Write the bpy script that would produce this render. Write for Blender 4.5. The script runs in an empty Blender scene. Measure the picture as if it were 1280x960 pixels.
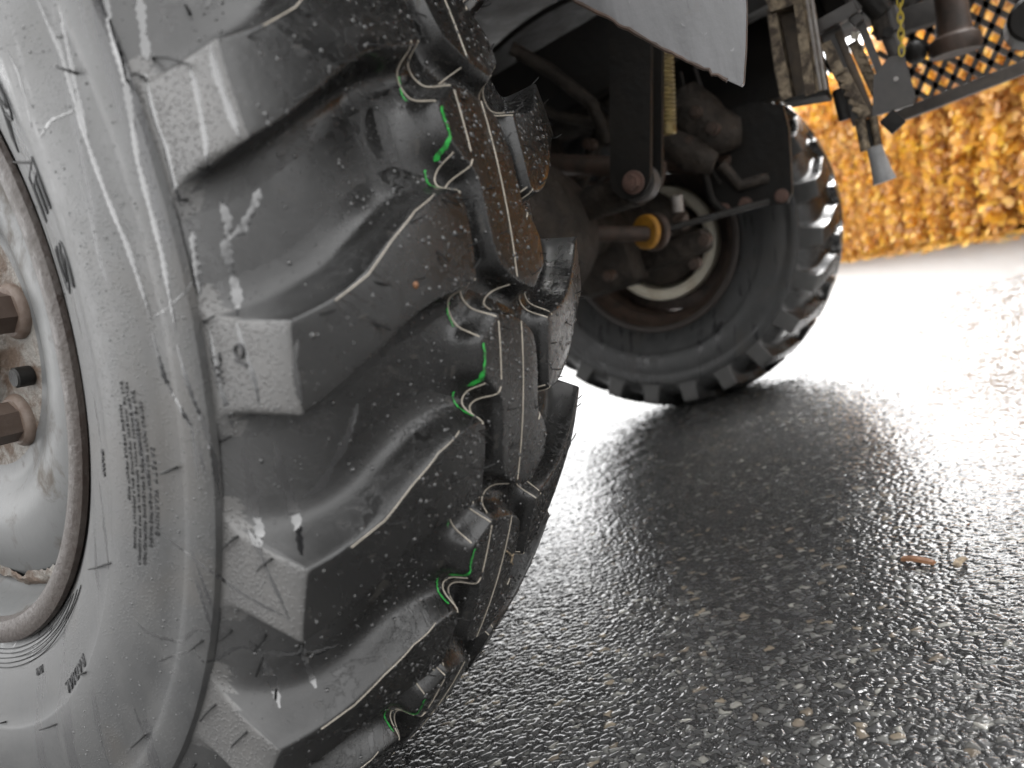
import bpy, bmesh, math, random
import numpy as np
from mathutils import Vector, Matrix, geometry
from mathutils.bvhtree import BVHTree
random.seed(7); rng = np.random.default_rng(7)
S = bpy.context.scene
COL = S.collection
R_ = math.radians

# ------------------------------------------------------------------ camera
H = 0.528                      # height of the axle above the road
TRACK = 1.924                  # distance between the two wheels
RX = Matrix.Rotation(R_(12), 3, 'X')
M_ = Matrix(((0.5018628469948454, -0.8551927696017327, -0.1295338165386333),
             (-0.20901955668287014, 0.025410274832902917, -0.9775812717401046),
             (0.8393119251686074, 0.5176868211126804, -0.1659995407099758)))
F_ = 886.21
CAM = RX @ Vector((-0.40400, -0.77460, 0)) + Vector((0, 0, H))
MW = M_ @ RX.transposed()      # rows: right, down, forward (world)
cam = bpy.data.cameras.new('camera'); camo = bpy.data.objects.new('camera', cam); COL.objects.link(camo)
rot = Matrix((MW[0], -MW[1], -MW[2])).transposed()
camo.matrix_world = Matrix.Translation(CAM) @ rot.to_4x4()
cam.sensor_width = 36; cam.lens = F_ / 1280 * 36
cam.clip_start = 0.01; cam.clip_end = 500
cam.dof.use_dof = True; cam.dof.focus_distance = 0.62; cam.dof.aperture_fstop = 5.2
S.camera = camo
# ------------------------------------------------------------------ sky, sun, exposure
SUN_EL, SUN_AZ = R_(56), R_(118)
w = bpy.data.worlds.new('World'); S.world = w; w.use_nodes = True
nt = w.node_tree; nt.nodes.clear()
sky = nt.nodes.new('ShaderNodeTexSky'); sky.sky_type = 'NISHITA'; sky.sun_disc = False
sky.sun_elevation = SUN_EL; sky.sun_rotation = SUN_AZ; sky.dust_density = 6; sky.air_density = 1.5
hs = nt.nodes.new('ShaderNodeHueSaturation'); hs.inputs['Saturation'].default_value = 0.0
bg = nt.nodes.new('ShaderNodeBackground'); bg.inputs['Strength'].default_value = 0.15
out = nt.nodes.new('ShaderNodeOutputWorld')
nt.links.new(sky.outputs[0], hs.inputs['Color']); nt.links.new(hs.outputs[0], bg.inputs['Color']); nt.links.new(bg.outputs[0], out.inputs['Surface'])
sun = bpy.data.lights.new('sun', 'SUN'); sun.energy = 0.9; sun.angle = R_(30); sun.color = (1, 0.97, 0.93)
suno = bpy.data.objects.new('sun', sun); COL.objects.link(suno)
sd = Vector((math.sin(SUN_AZ) * math.cos(SUN_EL), math.cos(SUN_AZ) * math.cos(SUN_EL), math.sin(SUN_EL)))
suno.rotation_euler = sd.to_track_quat('Z', 'Y').to_euler()
S.view_settings.view_transform = 'Standard'; S.view_settings.look = 'None'
S.view_settings.exposure = 2.9; S.view_settings.gamma = 1.0
S.cycles.max_bounces = 8; S.cycles.diffuse_bounces = 3; S.cycles.glossy_bounces = 5

def at(u, v, x):
    "the point on the vertical plane X = x seen at photograph pixel (u, v)"
    r = MW.transposed() @ Vector(((u - 640) / F_, (v - 480) / F_, 1))
    return CAM + r * ((x - CAM.x) / r.x)
def gnd(u, v, z=0.0):
    r = MW.transposed() @ Vector(((u - 640) / F_, (v - 480) / F_, 1))
    return CAM + r * ((z - CAM.z) / r.z)

# ------------------------------------------------------------------ materials
class NT:
    def __init__(s, name):
        s.m = bpy.data.materials.new(name); s.m.use_nodes = True
        s.t = s.m.node_tree; s.b = s.t.nodes['Principled BSDF']
    def n(s, typ, **kw):
        nd = s.t.nodes.new(typ)
        for k, v in kw.items():
            if k in nd.inputs.keys() and not hasattr(nd, k): nd.inputs[k].default_value = v
            elif hasattr(nd, k): setattr(nd, k, v)
        return nd
    def l(s, a, b): s.t.links.new(a, b)
    def co(s): 
        if not hasattr(s, '_c'): s._c = s.n('ShaderNodeTexCoord')
        return s._c.outputs['Object']
    def noise(s, scale, detail=4, rough=.55, dist=0, co=None):
        nd = s.n('ShaderNodeTexNoise'); nd.inputs['Scale'].default_value = scale; nd.inputs['Detail'].default_value = detail
        nd.inputs['Roughness'].default_value = rough; nd.inputs['Distortion'].default_value = dist
        s.l(co or s.co(), nd.inputs['Vector']); return nd.outputs['Fac']
    def ramp(s, fac, stops, interp='LINEAR'):
        nd = s.n('ShaderNodeValToRGB'); nd.color_ramp.interpolation = interp
        e = nd.color_ramp.elements
        while len(e) < len(stops): e.new(.5)
        for i, (p, c) in enumerate(stops):
            e[i].position = p; e[i].color = c if len(c) == 4 else (*c, 1)
        s.l(fac, nd.inputs[0]); return nd.outputs[0]
    def g(s, fac, stops, interp='LINEAR'): return s.ramp(fac, [(p, (v, v, v)) for p, v in stops], interp)
    def mix(s, fac, a, b, typ='MIX'):
        nd = s.n('ShaderNodeMix'); nd.data_type = 'RGBA'; nd.blend_type = typ
        for sock, v in ((nd.inputs[0], fac), (nd.inputs[6], a), (nd.inputs[7], b)):
            if hasattr(v, 'is_output'): s.l(v, sock)
            elif isinstance(v, (int, float)): sock.default_value = v if sock == nd.inputs[0] else (v, v, v, 1)
            else: sock.default_value = v if len(v) == 4 else (*v, 1)
        return nd.outputs[2]
    def bump(s, h, strength=.5, dist=.001, prev=None):
        nd = s.n('ShaderNodeBump'); nd.inputs['Strength'].default_value = strength; nd.inputs['Distance'].default_value = dist
        s.l(h, nd.inputs['Height'])
        if prev: s.l(prev, nd.inputs['Normal'])
        return nd.outputs[0]
    def set(s, **kw):
        for k, v in kw.items():
            i = s.b.inputs[k.replace('_', ' ')]
            if hasattr(v, 'is_output'): s.l(v, i)
            elif isinstance(v, tuple) and len(v) == 3: i.default_value = (*v, 1)
            else: i.default_value = v
        return s.m

def beads(t, scale, dens, co=None):
    "separate small round beads, as heights"
    vo = t.n('ShaderNodeTexVoronoi'); vo.inputs['Scale'].default_value = scale; t.l(co or t.co(), vo.inputs['Vector'])
    dome = t.g(vo.outputs['Distance'], [(.0, 1), (.22, .8), (.42, 0)])
    sp = t.n('ShaderNodeSeparateColor'); t.l(vo.outputs['Color'], sp.inputs[0])
    on = t.g(sp.outputs[0], [(1 - dens, 0), (1 - dens + .1, 1)])
    return t.mix(1.0, dome, on, 'MULTIPLY')
def m_sidewall():
    t = NT('wet_sidewall_rubber')
    patch = t.noise(6, 5, .6, .6); big = t.noise(24, 6, .65, .4); fine = t.noise(1300, 2, .5)
    mp = t.n('ShaderNodeMapping'); mp.inputs['Scale'].default_value = (40, 46, 5); mp.inputs['Rotation'].default_value = (R_(-8), 0, 0); t.l(t.co(), mp.inputs['Vector'])
    run = t.noise(1.0, 6, .6, .5, co=mp.outputs[0])
    runs = t.g(run, [(.56, 0), (.60, 1)])
    gm = t.g(patch, [(.40, 0.1), (.56, 1)])
    col = t.mix(t.g(big, [(.3, 0), (.7, 1)]), (.026, .027, .028), (.052, .052, .051))
    col = t.mix(t.g(patch, [(.55, 0), (.72, .6)]), col, (.048, .042, .035)); col = t.mix(runs, col, (.022, .022, .023))
    rg = t.mix(t.g(big, [(.3, 0), (.7, 1)]), (.36,) * 3, (.54,) * 3); rg = t.mix(runs, rg, (.24,) * 3)
    n = t.bump(t.mix(1.0, gm, beads(t, 520, .6), 'MULTIPLY'), .5, .0007); n = t.bump(fine, .2, .0003, n); n = t.bump(big, .15, .0015, n)
    return t.set(Base_Color=col, Roughness=rg, Normal=n, Specular_IOR_Level=.6)
def m_tread():
    t = NT('wet_tread_rubber')
    a = t.noise(16, 12, .72, .9); b = t.noise(140, 5, .65); c = t.noise(6, 3, .5, .5); e = t.noise(900, 2, .5); f = t.noise(48, 10, .75, .6); g = t.noise(330, 3, .6)
    wet = t.g(a, [(.53, 0), (.55, 1)])
    spot = t.g(f, [(.60, 0), (.63, 1)])
    scuff = t.g(g, [(.66, 0), (.72, 1)])
    col = t.mix(t.g(c, [(.3, 0), (.7, 1)]), (.006, .006, .006), (.013, .0128, .0124))
    col = t.mix(spot, col, (.030, .028, .025)); col = t.mix(scuff, col, (.045, .044, .042))
    rg = t.mix(wet, t.g(b, [(.2, .19), (.8, .36)]), t.g(b, [(.2, .07), (.8, .16)]))
    rg = t.mix(spot, rg, (.55,) * 3)
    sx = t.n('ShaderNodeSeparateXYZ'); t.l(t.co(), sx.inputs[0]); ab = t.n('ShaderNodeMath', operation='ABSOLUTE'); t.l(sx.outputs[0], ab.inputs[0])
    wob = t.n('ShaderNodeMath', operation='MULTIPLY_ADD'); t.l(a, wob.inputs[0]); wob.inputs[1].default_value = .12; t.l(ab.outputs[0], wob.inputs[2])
    dust_skylight = t.g(wob.outputs[0], [(.155, 0), (.235, 1)])  # dusty film plus sky brightness painted in, paler towards shoulders and in grooves
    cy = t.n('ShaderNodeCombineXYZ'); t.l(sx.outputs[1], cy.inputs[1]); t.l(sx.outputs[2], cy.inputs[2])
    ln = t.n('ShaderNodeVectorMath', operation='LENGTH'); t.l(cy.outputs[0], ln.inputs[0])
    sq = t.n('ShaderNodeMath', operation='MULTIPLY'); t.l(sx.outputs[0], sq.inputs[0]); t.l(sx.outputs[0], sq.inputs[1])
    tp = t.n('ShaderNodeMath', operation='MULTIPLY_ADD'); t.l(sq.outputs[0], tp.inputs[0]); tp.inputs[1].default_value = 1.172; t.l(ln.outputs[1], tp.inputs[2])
    dust_skylight = t.mix(1.0, dust_skylight, t.g(tp.outputs[0], [(.520, 1), (.536, .22)]), 'MULTIPLY')
    col = t.mix(dust_skylight, col, (.046, .046, .046)); rg = t.mix(t.mix(1.0, dust_skylight, t.g(wet, [(0, 1), (1, .3)]), 'MULTIPLY'), rg, (.44,) * 3)
    hh = t.mix(wet, (0.5,) * 3, (.62,) * 3)
    n = t.bump(hh, .5, .0012); n = t.bump(b, .16, .0012, n); n = t.bump(e, .22, .0004, n)
    return t.set(Base_Color=col, Roughness=rg, Normal=n, Specular_IOR_Level=.40)
def m_lugside():
    t = NT('grainy_lug_rubber')
    b = t.noise(14, 6, .65, .4); fine = t.noise(1200, 2, .5)
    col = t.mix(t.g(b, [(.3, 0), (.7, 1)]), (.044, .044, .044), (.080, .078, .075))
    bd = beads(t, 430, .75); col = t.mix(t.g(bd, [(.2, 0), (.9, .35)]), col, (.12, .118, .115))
    n = t.bump(bd, .8, .0009); n = t.bump(fine, .3, .0003, n)
    return t.set(Base_Color=col, Roughness=.40, Normal=n, Specular_IOR_Level=.6)
def m_simple(name, c, r, metal=0, var=.25, scale=30, bump=.15, bscale=90, bd=.001, c2=None, sharp=None, spec=.5):
    t = NT(name)
    a = t.noise(scale, 6, .65, .4); b = t.noise(bscale, 4, .6)
    lo, hi = sharp or (.3, .7)
    c2 = c2 or tuple(x * (1 - var) for x in c)
    col = t.mix(t.g(a, [(lo, 0), (hi, 1)]), c, c2)
    n = t.bump(b, bump, bd)
    return t.set(Base_Color=col, Roughness=t.g(a, [(lo, max(0, r - .08)), (hi, min(1, r + .12))]), Metallic=metal, Normal=n, Specular_IOR_Level=spec)
MAT = {}
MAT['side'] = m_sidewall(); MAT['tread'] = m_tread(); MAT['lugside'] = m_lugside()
MAT['hair'] = m_simple('rubber_hair', (.005, .005, .005), .5, spec=.25)
MAT['letter'] = m_simple('raised_rubber', (.022, .022, .023), .4)
MAT['cream'] = m_simple('cream_flash', (.40, .36, .30), .5, var=.3, scale=60)
MAT['green'] = m_simple('green_paint', (.02, .30, .045), .45, c2=(.012, .05, .014), scale=220, sharp=(.45, .62), bump=.5, bscale=400)
MAT['rim'] = m_simple('grey_rim_paint', (.092, .094, .094), .46, c2=(.045, .036, .027), scale=20, sharp=(.52, .66), spec=.35, bump=.25, bscale=60, bd=.0015)
MAT['rimdirt'] = m_simple('dirty_rim_paint', (.16, .15, .135), .6, c2=(.075, .05, .034), scale=45, sharp=(.4, .6), bump=.8, bscale=130, bd=.004)
MAT['rust'] = m_simple('rusty_flange', (.030, .021, .017), .45, c2=(.042, .034, .029), scale=70, sharp=(.42, .62), bump=.6, bscale=160, bd=.002)
MAT['nut'] = m_simple('rusty_nut', (.050, .030, .022), .5, metal=.2, c2=(.09, .068, .055), scale=60, bump=.4, bscale=150)
MAT['washer'] = m_simple('dusty_washer', (.15, .12, .10), .55, c2=(.08, .05, .035), scale=60, bump=.3, bscale=120)
MAT['dark'] = m_simple('grimy_black_steel', (.010, .0098, .0095), .5, c2=(.017, .0145, .012), scale=14, bump=.5, bscale=50, bd=.004, spec=.25)
MAT['grime'] = m_simple('oily_grime', (.060, .048, .039), .6, c2=(.018, .016, .014), scale=18, bump=1.0, bscale=38, bd=.012, spec=.22)
MAT['bolt'] = m_simple('rusty_bolt', (.16, .09, .07), .6, c2=(.08, .05, .04), scale=60)
MAT['brown'] = m_simple('rust_brown_steel', (.10, .062, .045), .55, c2=(.03, .024, .02), scale=22, bump=.4)
MAT['brass'] = m_simple('dull_yellow_zinc', (.36, .27, .10), .45, metal=.4, c2=(.16, .12, .06), scale=50)
MAT['ochre'] = m_simple('ochre_ring_paint', (.55, .27, .03), .5, c2=(.30, .14, .02), scale=50)
MAT['creamrim'] = m_simple('cream_hub_paint', (.86, .80, .66), .4, c2=(.60, .50, .36), scale=14, sharp=(.5, .75))
MAT['pale'] = m_simple('pale_steel', (.40, .38, .36), .4, c2=(.22, .19, .17), scale=30)
MAT['wood'] = m_simple('dirty_beige_block', (.30, .235, .155), .65, c2=(.055, .04, .028), scale=48, sharp=(.38, .58), bump=.6, bscale=80, bd=.003)
MAT['darkwood'] = m_simple('dirty_brown_channel', (.05, .036, .026), .6, c2=(.12, .09, .06), scale=40, bump=.5)
t = NT('wet_grey_sheet'); mp = t.n('ShaderNodeMapping'); mp.inputs['Scale'].default_value = (30, 30, 4); t.l(t.co(), mp.inputs['Vector'])
a = t.noise(1, 7, .65, .4, co=mp.outputs[0]); b = t.noise(16, 6, .6, .5); c = t.noise(120, 4, .6)
col = t.mix(t.g(a, [(.35, 0), (.65, 1)]), (.105, .105, .108), (.19, .19, .195)); col = t.mix(t.g(b, [(.60, 0), (.72, .7)]), col, (.085, .055, .042)); col = t.mix(t.g(c, [(.66, 0), (.74, .8)]), col, (.27, .27, .27))
MAT['plate'] = t.set(Base_Color=col, Roughness=t.g(a, [(.3, .25), (.7, .45)]), Normal=t.bump(c, .3, .001))
MAT['bracket'] = m_simple('charcoal_bracket', (.050, .046, .045), .5, c2=(.09, .082, .076), scale=30)
MAT['grate'] = m_simple('black_grate_paint', (.045, .038, .034), .45, c2=(.09, .075, .062), scale=30)
MAT['nozzle'] = m_simple('grey_nozzle_plastic', (.30, .30, .30), .5, var=.3, scale=40)
MAT['chain'] = m_simple('yellow_chain_zinc', (.60, .46, .05), .45, var=.3)
MAT['chip'] = m_simple('wet_wood_chip', (.22, .10, .045), .55, c2=(.12, .055, .025), scale=120)
MAT['rust_plate'] = MAT['bolt']
t = NT('water_film'); nn = t.noise(90, 3, .5)
MAT['film'] = t.set(Base_Color=(.010, .010, .0105), Roughness=t.g(nn, [(.3, .03), (.7, .10)]), Specular_IOR_Level=1.0, IOR=1.6, Normal=t.bump(nn, .12, .001))
t = NT('water_drop'); MAT['drop'] = t.set(Base_Color=(.03, .03, .03), Roughness=.04, Specular_IOR_Level=.9, IOR=1.45)

# ------------------------------------------------------------------ mesh helpers
def obj(name, verts, faces, mat, parent=None, smooth=True, angle=35, kind=None, label=None):
    me = bpy.data.meshes.new(name)
    me.from_pydata([tuple(v) for v in verts], [], faces)
    me.update()
    if smooth:
        me.polygons.foreach_set('use_smooth', [True] * len(me.polygons))
        me.set_sharp_from_angle(angle=R_(angle))
    for m in (mat if isinstance(mat, (list, tuple)) else [mat]): me.materials.append(m)
    o = bpy.data.objects.new(name, me); COL.objects.link(o)
    if parent: o.parent = parent
    if kind: o['kind'] = kind
    if label: o['label'] = label
    return o
class MB:
    def __init__(s): s.v = []; s.f = []
    def add(s, vs, fs):
        o = len(s.v); s.v += [Vector(v) for v in vs]; s.f += [tuple(i + o for i in f) for f in fs]
    def bm(s, bm):
        bm.verts.index_update(); s.add([v.co.copy() for v in bm.verts], [[v.index for v in f.verts] for f in bm.faces]); bm.free()
    def box(s, c, size, mat3=None, bev=.003):
        bm = bmesh.new(); bmesh.ops.create_cube(bm, size=1)
        for v in bm.verts: v.co = Vector((v.co.x * size[0], v.co.y * size[1], v.co.z * size[2]))
        if bev: bmesh.ops.bevel(bm, geom=bm.edges[:], offset=min(bev, min(size) * .4), segments=2, affect='EDGES', profile=.5)
        for v in bm.verts: v.co = (mat3 @ v.co if mat3 else v.co) + Vector(c)
        s.bm(bm)
    def bar(s, a, b, wid, thk, up=(0, 0, 1), bev=.002):
        a, b = Vector(a), Vector(b); z = (b - a); L = z.length; z.normalize()
        x = z.cross(Vector(up)); x.normalize(); y = z.cross(x)
        s.box((a + b) / 2, (wid, thk, L), Matrix((x, y, z)).transposed(), bev)
    def tube(s, pts, r, n=12, cap=True):
        pts = [Vector(p) for p in pts]; rs = r if isinstance(r, (list, tuple)) else [r] * len(pts)
        vs, fs = [], []; prev = None
        for i, p in enumerate(pts):
            d = (pts[min(i + 1, len(pts) - 1)] - pts[max(i - 1, 0)]).normalized()
            if prev is None: u = d.orthogonal().normalized()
            else: u = (prev - d * prev.dot(d)).normalized()
            prev = u; q = d.cross(u)
            for k in range(n):
                a = 2 * math.pi * k / n; vs.append(p + (u * math.cos(a) + q * math.sin(a)) * rs[i])
        for i in range(len(pts) - 1):
            for k in range(n):
                fs.append((i * n + k, i * n + (k + 1) % n, (i + 1) * n + (k + 1) % n, (i + 1) * n + k))
        if cap: fs.append(tuple(range(n))[::-1]); fs.append(tuple(range((len(pts) - 1) * n, len(pts) * n)))
        s.add(vs, fs)
    def cyl(s, a, b, r, n=24, bev=.0):
        a, b = Vector(a), Vector(b); d = (b - a).normalized()
        if bev: s.tube([a, a + d * .0001, a + d * bev, b - d * bev, b - d * .0001, b], [r - bev, r - bev, r, r, r - bev, r - bev], n)
        else: s.tube([a, b], r, n)
    def prism(s, poly, vec):
        "polygon of 3-D points extruded along vec"
        n = len(poly); vec = Vector(vec)
        vs = [Vector(p) for p in poly] + [Vector(p) + vec for p in poly]
        fs = [tuple(range(n))[::-1], tuple(range(n, 2 * n))] + [(i, (i + 1) % n, n + (i + 1) % n, n + i) for i in range(n)]
        s.add(vs, fs)
    def lathe(s, prof, n=96, axis_x0=0, cy=0, cz=0, closed=False):
        "profile of (x, r) turned about the X axis"
        vs = []; m = len(prof)
        for k in range(n):
            a = 2 * math.pi * k / n
            for x, r in prof: vs.append((axis_x0 + x, cy - r * math.cos(a), cz + r * math.sin(a)))
        fs = []
        for k in range(n):
            k2 = (k + 1) % n
            for i in range(m if closed else m - 1):
                j = (i + 1) % m; fs.append((k * m + i, k * m + j, k2 * m + j, k2 * m + i))
        s.add(vs, fs)
    def build(s, name, mat, parent=None, **kw): return obj(name, s.v, s.f, mat, parent, **kw)
def empty(name, loc=(0, 0, 0), parent=None):
    o = bpy.data.objects.new(name, None); COL.objects.link(o); o.location = loc; o.empty_display_size = .1
    if parent: o.parent = parent
    return o
def tag(o, label, cat, group=None):
    o['label'] = label; o['category'] = cat
    if group: o['group'] = group
    return o

# ------------------------------------------------------------------ road
def h2(ix, iy, k):
    a = np.sin(ix * 127.1 + iy * 311.7 + k * 74.7) * 43758.5453
    return a - np.floor(a)
def worley(x, y, cell, seed):
    gx, gy = np.floor(x / cell), np.floor(y / cell)
    f1 = np.full(x.shape, 9.); f2 = np.full(x.shape, 9.); cid = np.zeros(x.shape)
    for dx in (-1, 0, 1):
        for dy in (-1, 0, 1):
            cx, cy = gx + dx, gy + dy
            px = cx + .1 + .8 * h2(cx, cy, seed); py = cy + .1 + .8 * h2(cx, cy, seed + 1)
            d = np.hypot(x / cell - px, (y / cell - py))
            v = h2(cx, cy, seed + 2)
            n1 = d < f1
            f2 = np.where(n1, f1, np.minimum(f2, d)); cid = np.where(n1, v, cid); f1 = np.where(n1, d, f1)
    return f1, f2, cid
def build_road():
    # far sheet reaching the horizon
    t = NT('wet_asphalt')
    vo = t.n('ShaderNodeTexVoronoi'); vo.inputs['Scale'].default_value = 130; t.l(t.co(), vo.inputs['Vector'])
    big = t.noise(1.3, 4, .6); mid = t.noise(35, 4, .6)
    n = t.bump(vo.outputs['Distance'], 1.0, .006); n = t.bump(mid, .5, .008, n)
    far_m = t.set(Base_Color=t.mix(big, (.035, .034, .034), (.055, .053, .051)), Roughness=.36, Normal=n, Specular_IOR_Level=.85)
    rs = [.0, 3.4, 8, 12, 25, 60, 150, 400]; n_ = 72; vs = [(0, 0, 0)]; fs = []
    for r in rs[1:]:
        for k in range(n_): a = 2 * math.pi * k / n_; vs.append((r * math.cos(a), r * math.sin(a), 0))
    for k in range(n_): fs.append((0, 1 + k, 1 + (k + 1) % n_))
    for i in range(len(rs) - 2):
        for k in range(n_):
            a = 1 + i * n_ + k; b = 1 + i * n_ + (k + 1) % n_; fs.append((a, a + n_, b + n_, b))
    road = obj('road', [(x + CAM.x, y + CAM.y, -.003) for x, y, z in vs], fs, far_m, kind='structure')
    # near surface with its real aggregate relief, finer towards the viewer
    nr, na = 1020, 880
    r = np.exp(np.linspace(math.log(.40), math.log(3.7), nr)); az = np.radians(np.linspace(-24, 80, na))
    Rr, A = np.meshgrid(r, az, indexing='ij'); X = CAM.x + Rr * np.cos(A); Y = CAM.y + Rr * np.sin(A)
    wx = X + .0019 * np.sin(Y * 310 + 1.3 * np.sin(X * 240)); wy = Y + .0019 * np.sin(X * 290 + 1.7 * np.sin(Y * 210))
    f1, f2, c1 = worley(wx, wy, .0082, 3); g1, g2, c2 = worley(wx, wy, .0043, 11)
    hgt = c1 * .0010 + .0012 * (1 - np.clip(f1 * 1.3, 0, 1) ** 2) * np.clip((f2 - f1) * 2.2, 0, 1) ** .7
    sm = .0007 * np.clip((g2 - g1) * 2, 0, 1) ** .7 + .0007 * c2
    big = c1 > .30
    z = np.where(big, hgt, sm * 1.5)
    z = z + .0005 * np.sin(X * 23 + 2 * np.sin(Y * 17)) * np.sin(Y * 29 + X * 9)
    fade = np.clip((r[-1] - Rr) / .12, 0, 1) * np.clip((Rr - .40) / .05, 0, 1)
    z = z * fade - .0035; lift = 1 + .30 * np.clip(Rr - .8, 0, .7) + 1.5 * np.clip(Rr - 1.5, 0, 2.2); z = (z + .0035 - .0014) * lift - .0015
    # stone colours: some pale, tan and reddish chips in dark binder
    base = np.where(big, c1, c2); k1 = (base * 7919) % 1; k2 = (base * 104729) % 1; k3 = (base * 1299709) % 1
    colr = np.stack([.030 + .040 * k2, .030 + .040 * k2, .030 + .040 * k2], -1)
    pale = (k1 > .975) & big; tan = (k1 < .03) & big; mid_ = (k1 > .80) & ~pale
    colr[mid_] = np.stack([.07 + .06 * k2, .069 + .06 * k2, .066 + .056 * k2], -1)[mid_]
    colr[pale] = np.stack([.15 + .12 * k2, .145 + .12 * k2, .13 + .11 * k2], -1)[pale]
    colr[tan] = np.stack([.12 + .08 * k2, .10 + .07 * k2, .08 + .05 * k2], -1)[tan]
    edge = np.clip(np.where(big, f2 - f1, g2 - g1) * 5, 0, 1)[..., None]
    colr = .02 + (colr - .02) * edge
    V = np.stack([X, Y, z], -1).reshape(-1, 3)
    ii = (np.arange(nr - 1)[:, None] * na + np.arange(na - 1)[None]).ravel()
    Q = np.stack([ii, ii + na, ii + na + 1, ii + 1], 1)
    me = bpy.data.meshes.new('road_surface')
    me.vertices.add(len(V)); me.vertices.foreach_set('co', V.ravel())
    me.loops.add(Q.size); me.loops.foreach_set('vertex_index', Q.ravel())
    me.polygons.add(len(Q)); me.polygons.foreach_set('loop_start', np.arange(0, Q.size, 4)); me.polygons.foreach_set('use_smooth', np.ones(len(Q), bool))
    me.update(); me.validate()
    ca = me.color_attributes.new('stone', 'FLOAT_COLOR', 'POINT')
    ca.data.foreach_set('color', np.concatenate([colr.reshape(-1, 3), np.ones((len(V), 1))], 1).ravel())
    t = NT('wet_asphalt_aggregate')
    at_ = t.n('ShaderNodeAttribute'); at_.attribute_name = 'stone'
    a = t.noise(5, 4, .6); b = t.noise(600, 2, .5)
    t.set(Base_Color=at_.outputs['Color'], Roughness=t.g(a, [(.3, .11), (.7, .22)]), Normal=t.bump(b, .25, .0006), Specular_IOR_Level=.95)
    me.materials.append(t.m)
    o = bpy.data.objects.new('road_surface', me); COL.objects.link(o); o['kind'] = 'structure'
build_road()

# ------------------------------------------------------------------ the near and far wheels
def rtop(x): return .54 - .03 * (x / .16) ** 2
def rfloor(x):
    a = abs(x); e = min(max((a - .085) / .083, 0), 1.0)
    return rtop(x) - (.0190 + .0105 * min(max((a - .040) / .045, 0), 1)) - .0349 * (.22 * e ** 2 + .78 * e ** 6)
SIDE = [(-.168, .4452), (-.1722, .4440), (-.1735, .4405), (-.1745, .4260), (-.1738, .4205), (-.1722, .4170), (-.1745, .4050), (-.1762, .3850), (-.1752, .3650), (-.1722, .3460), (-.1712, .3440),
        (-.1700, .3420), (-.1672, .3330), (-.1622, .3170), (-.1560, .3000), (-.1505, .2880), (-.1462, .2815), (-.1440, .2780), (-.1425, .2700)]
def side_x(r):
    rs = [p[1] for p in SIDE][::-1]; xs = [p[0] for p in SIDE][::-1]
    return float(np.interp(r, rs, xs))
S_DEG = .54 * math.pi / 180
LUG_UP = [(-166.5, 0), (-163, .08), (-142, .85), (-122, 2.0), (-104, 3.75), (-84, 5.35), (-65, 6.3), (-50, 6.5), (-45.5, 6.42)]
LUG_END = [(-43.6, 6.1), (-42.6, 4.8), (-42.3, 2.9), (-43.4, 1.15), (-45.5, .72)]
LUG_LO = [(-53, .45), (-71, .2), (-90, -.4), (-107, -1.4), (-126, -2.8), (-148, -4.3), (-163, -5.15), (-166.5, -5.3)]
LUG = [(x / 1000, s * S_DEG) for x, s in LUG_UP + LUG_END + LUG_LO]
hb = [(-28, -3.3), (-25.5, -3.05), (-1, -3.75), (15, -4.9), (18.5, -5.4), (22.5, -7.3), (23.5, -10.2), (25.5, -11.2), (35, -12.1), (42, -13.0), (44.5, -13.6), (45.0, -15.0), (43.5, -15.5), (35, -16.0)]
BLOCK = [(x / 1000, (s + 10) * S_DEG) for x, s in hb]
BLOCK = BLOCK + [(-.002 - x, -s) for x, s in BLOCK]

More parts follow.
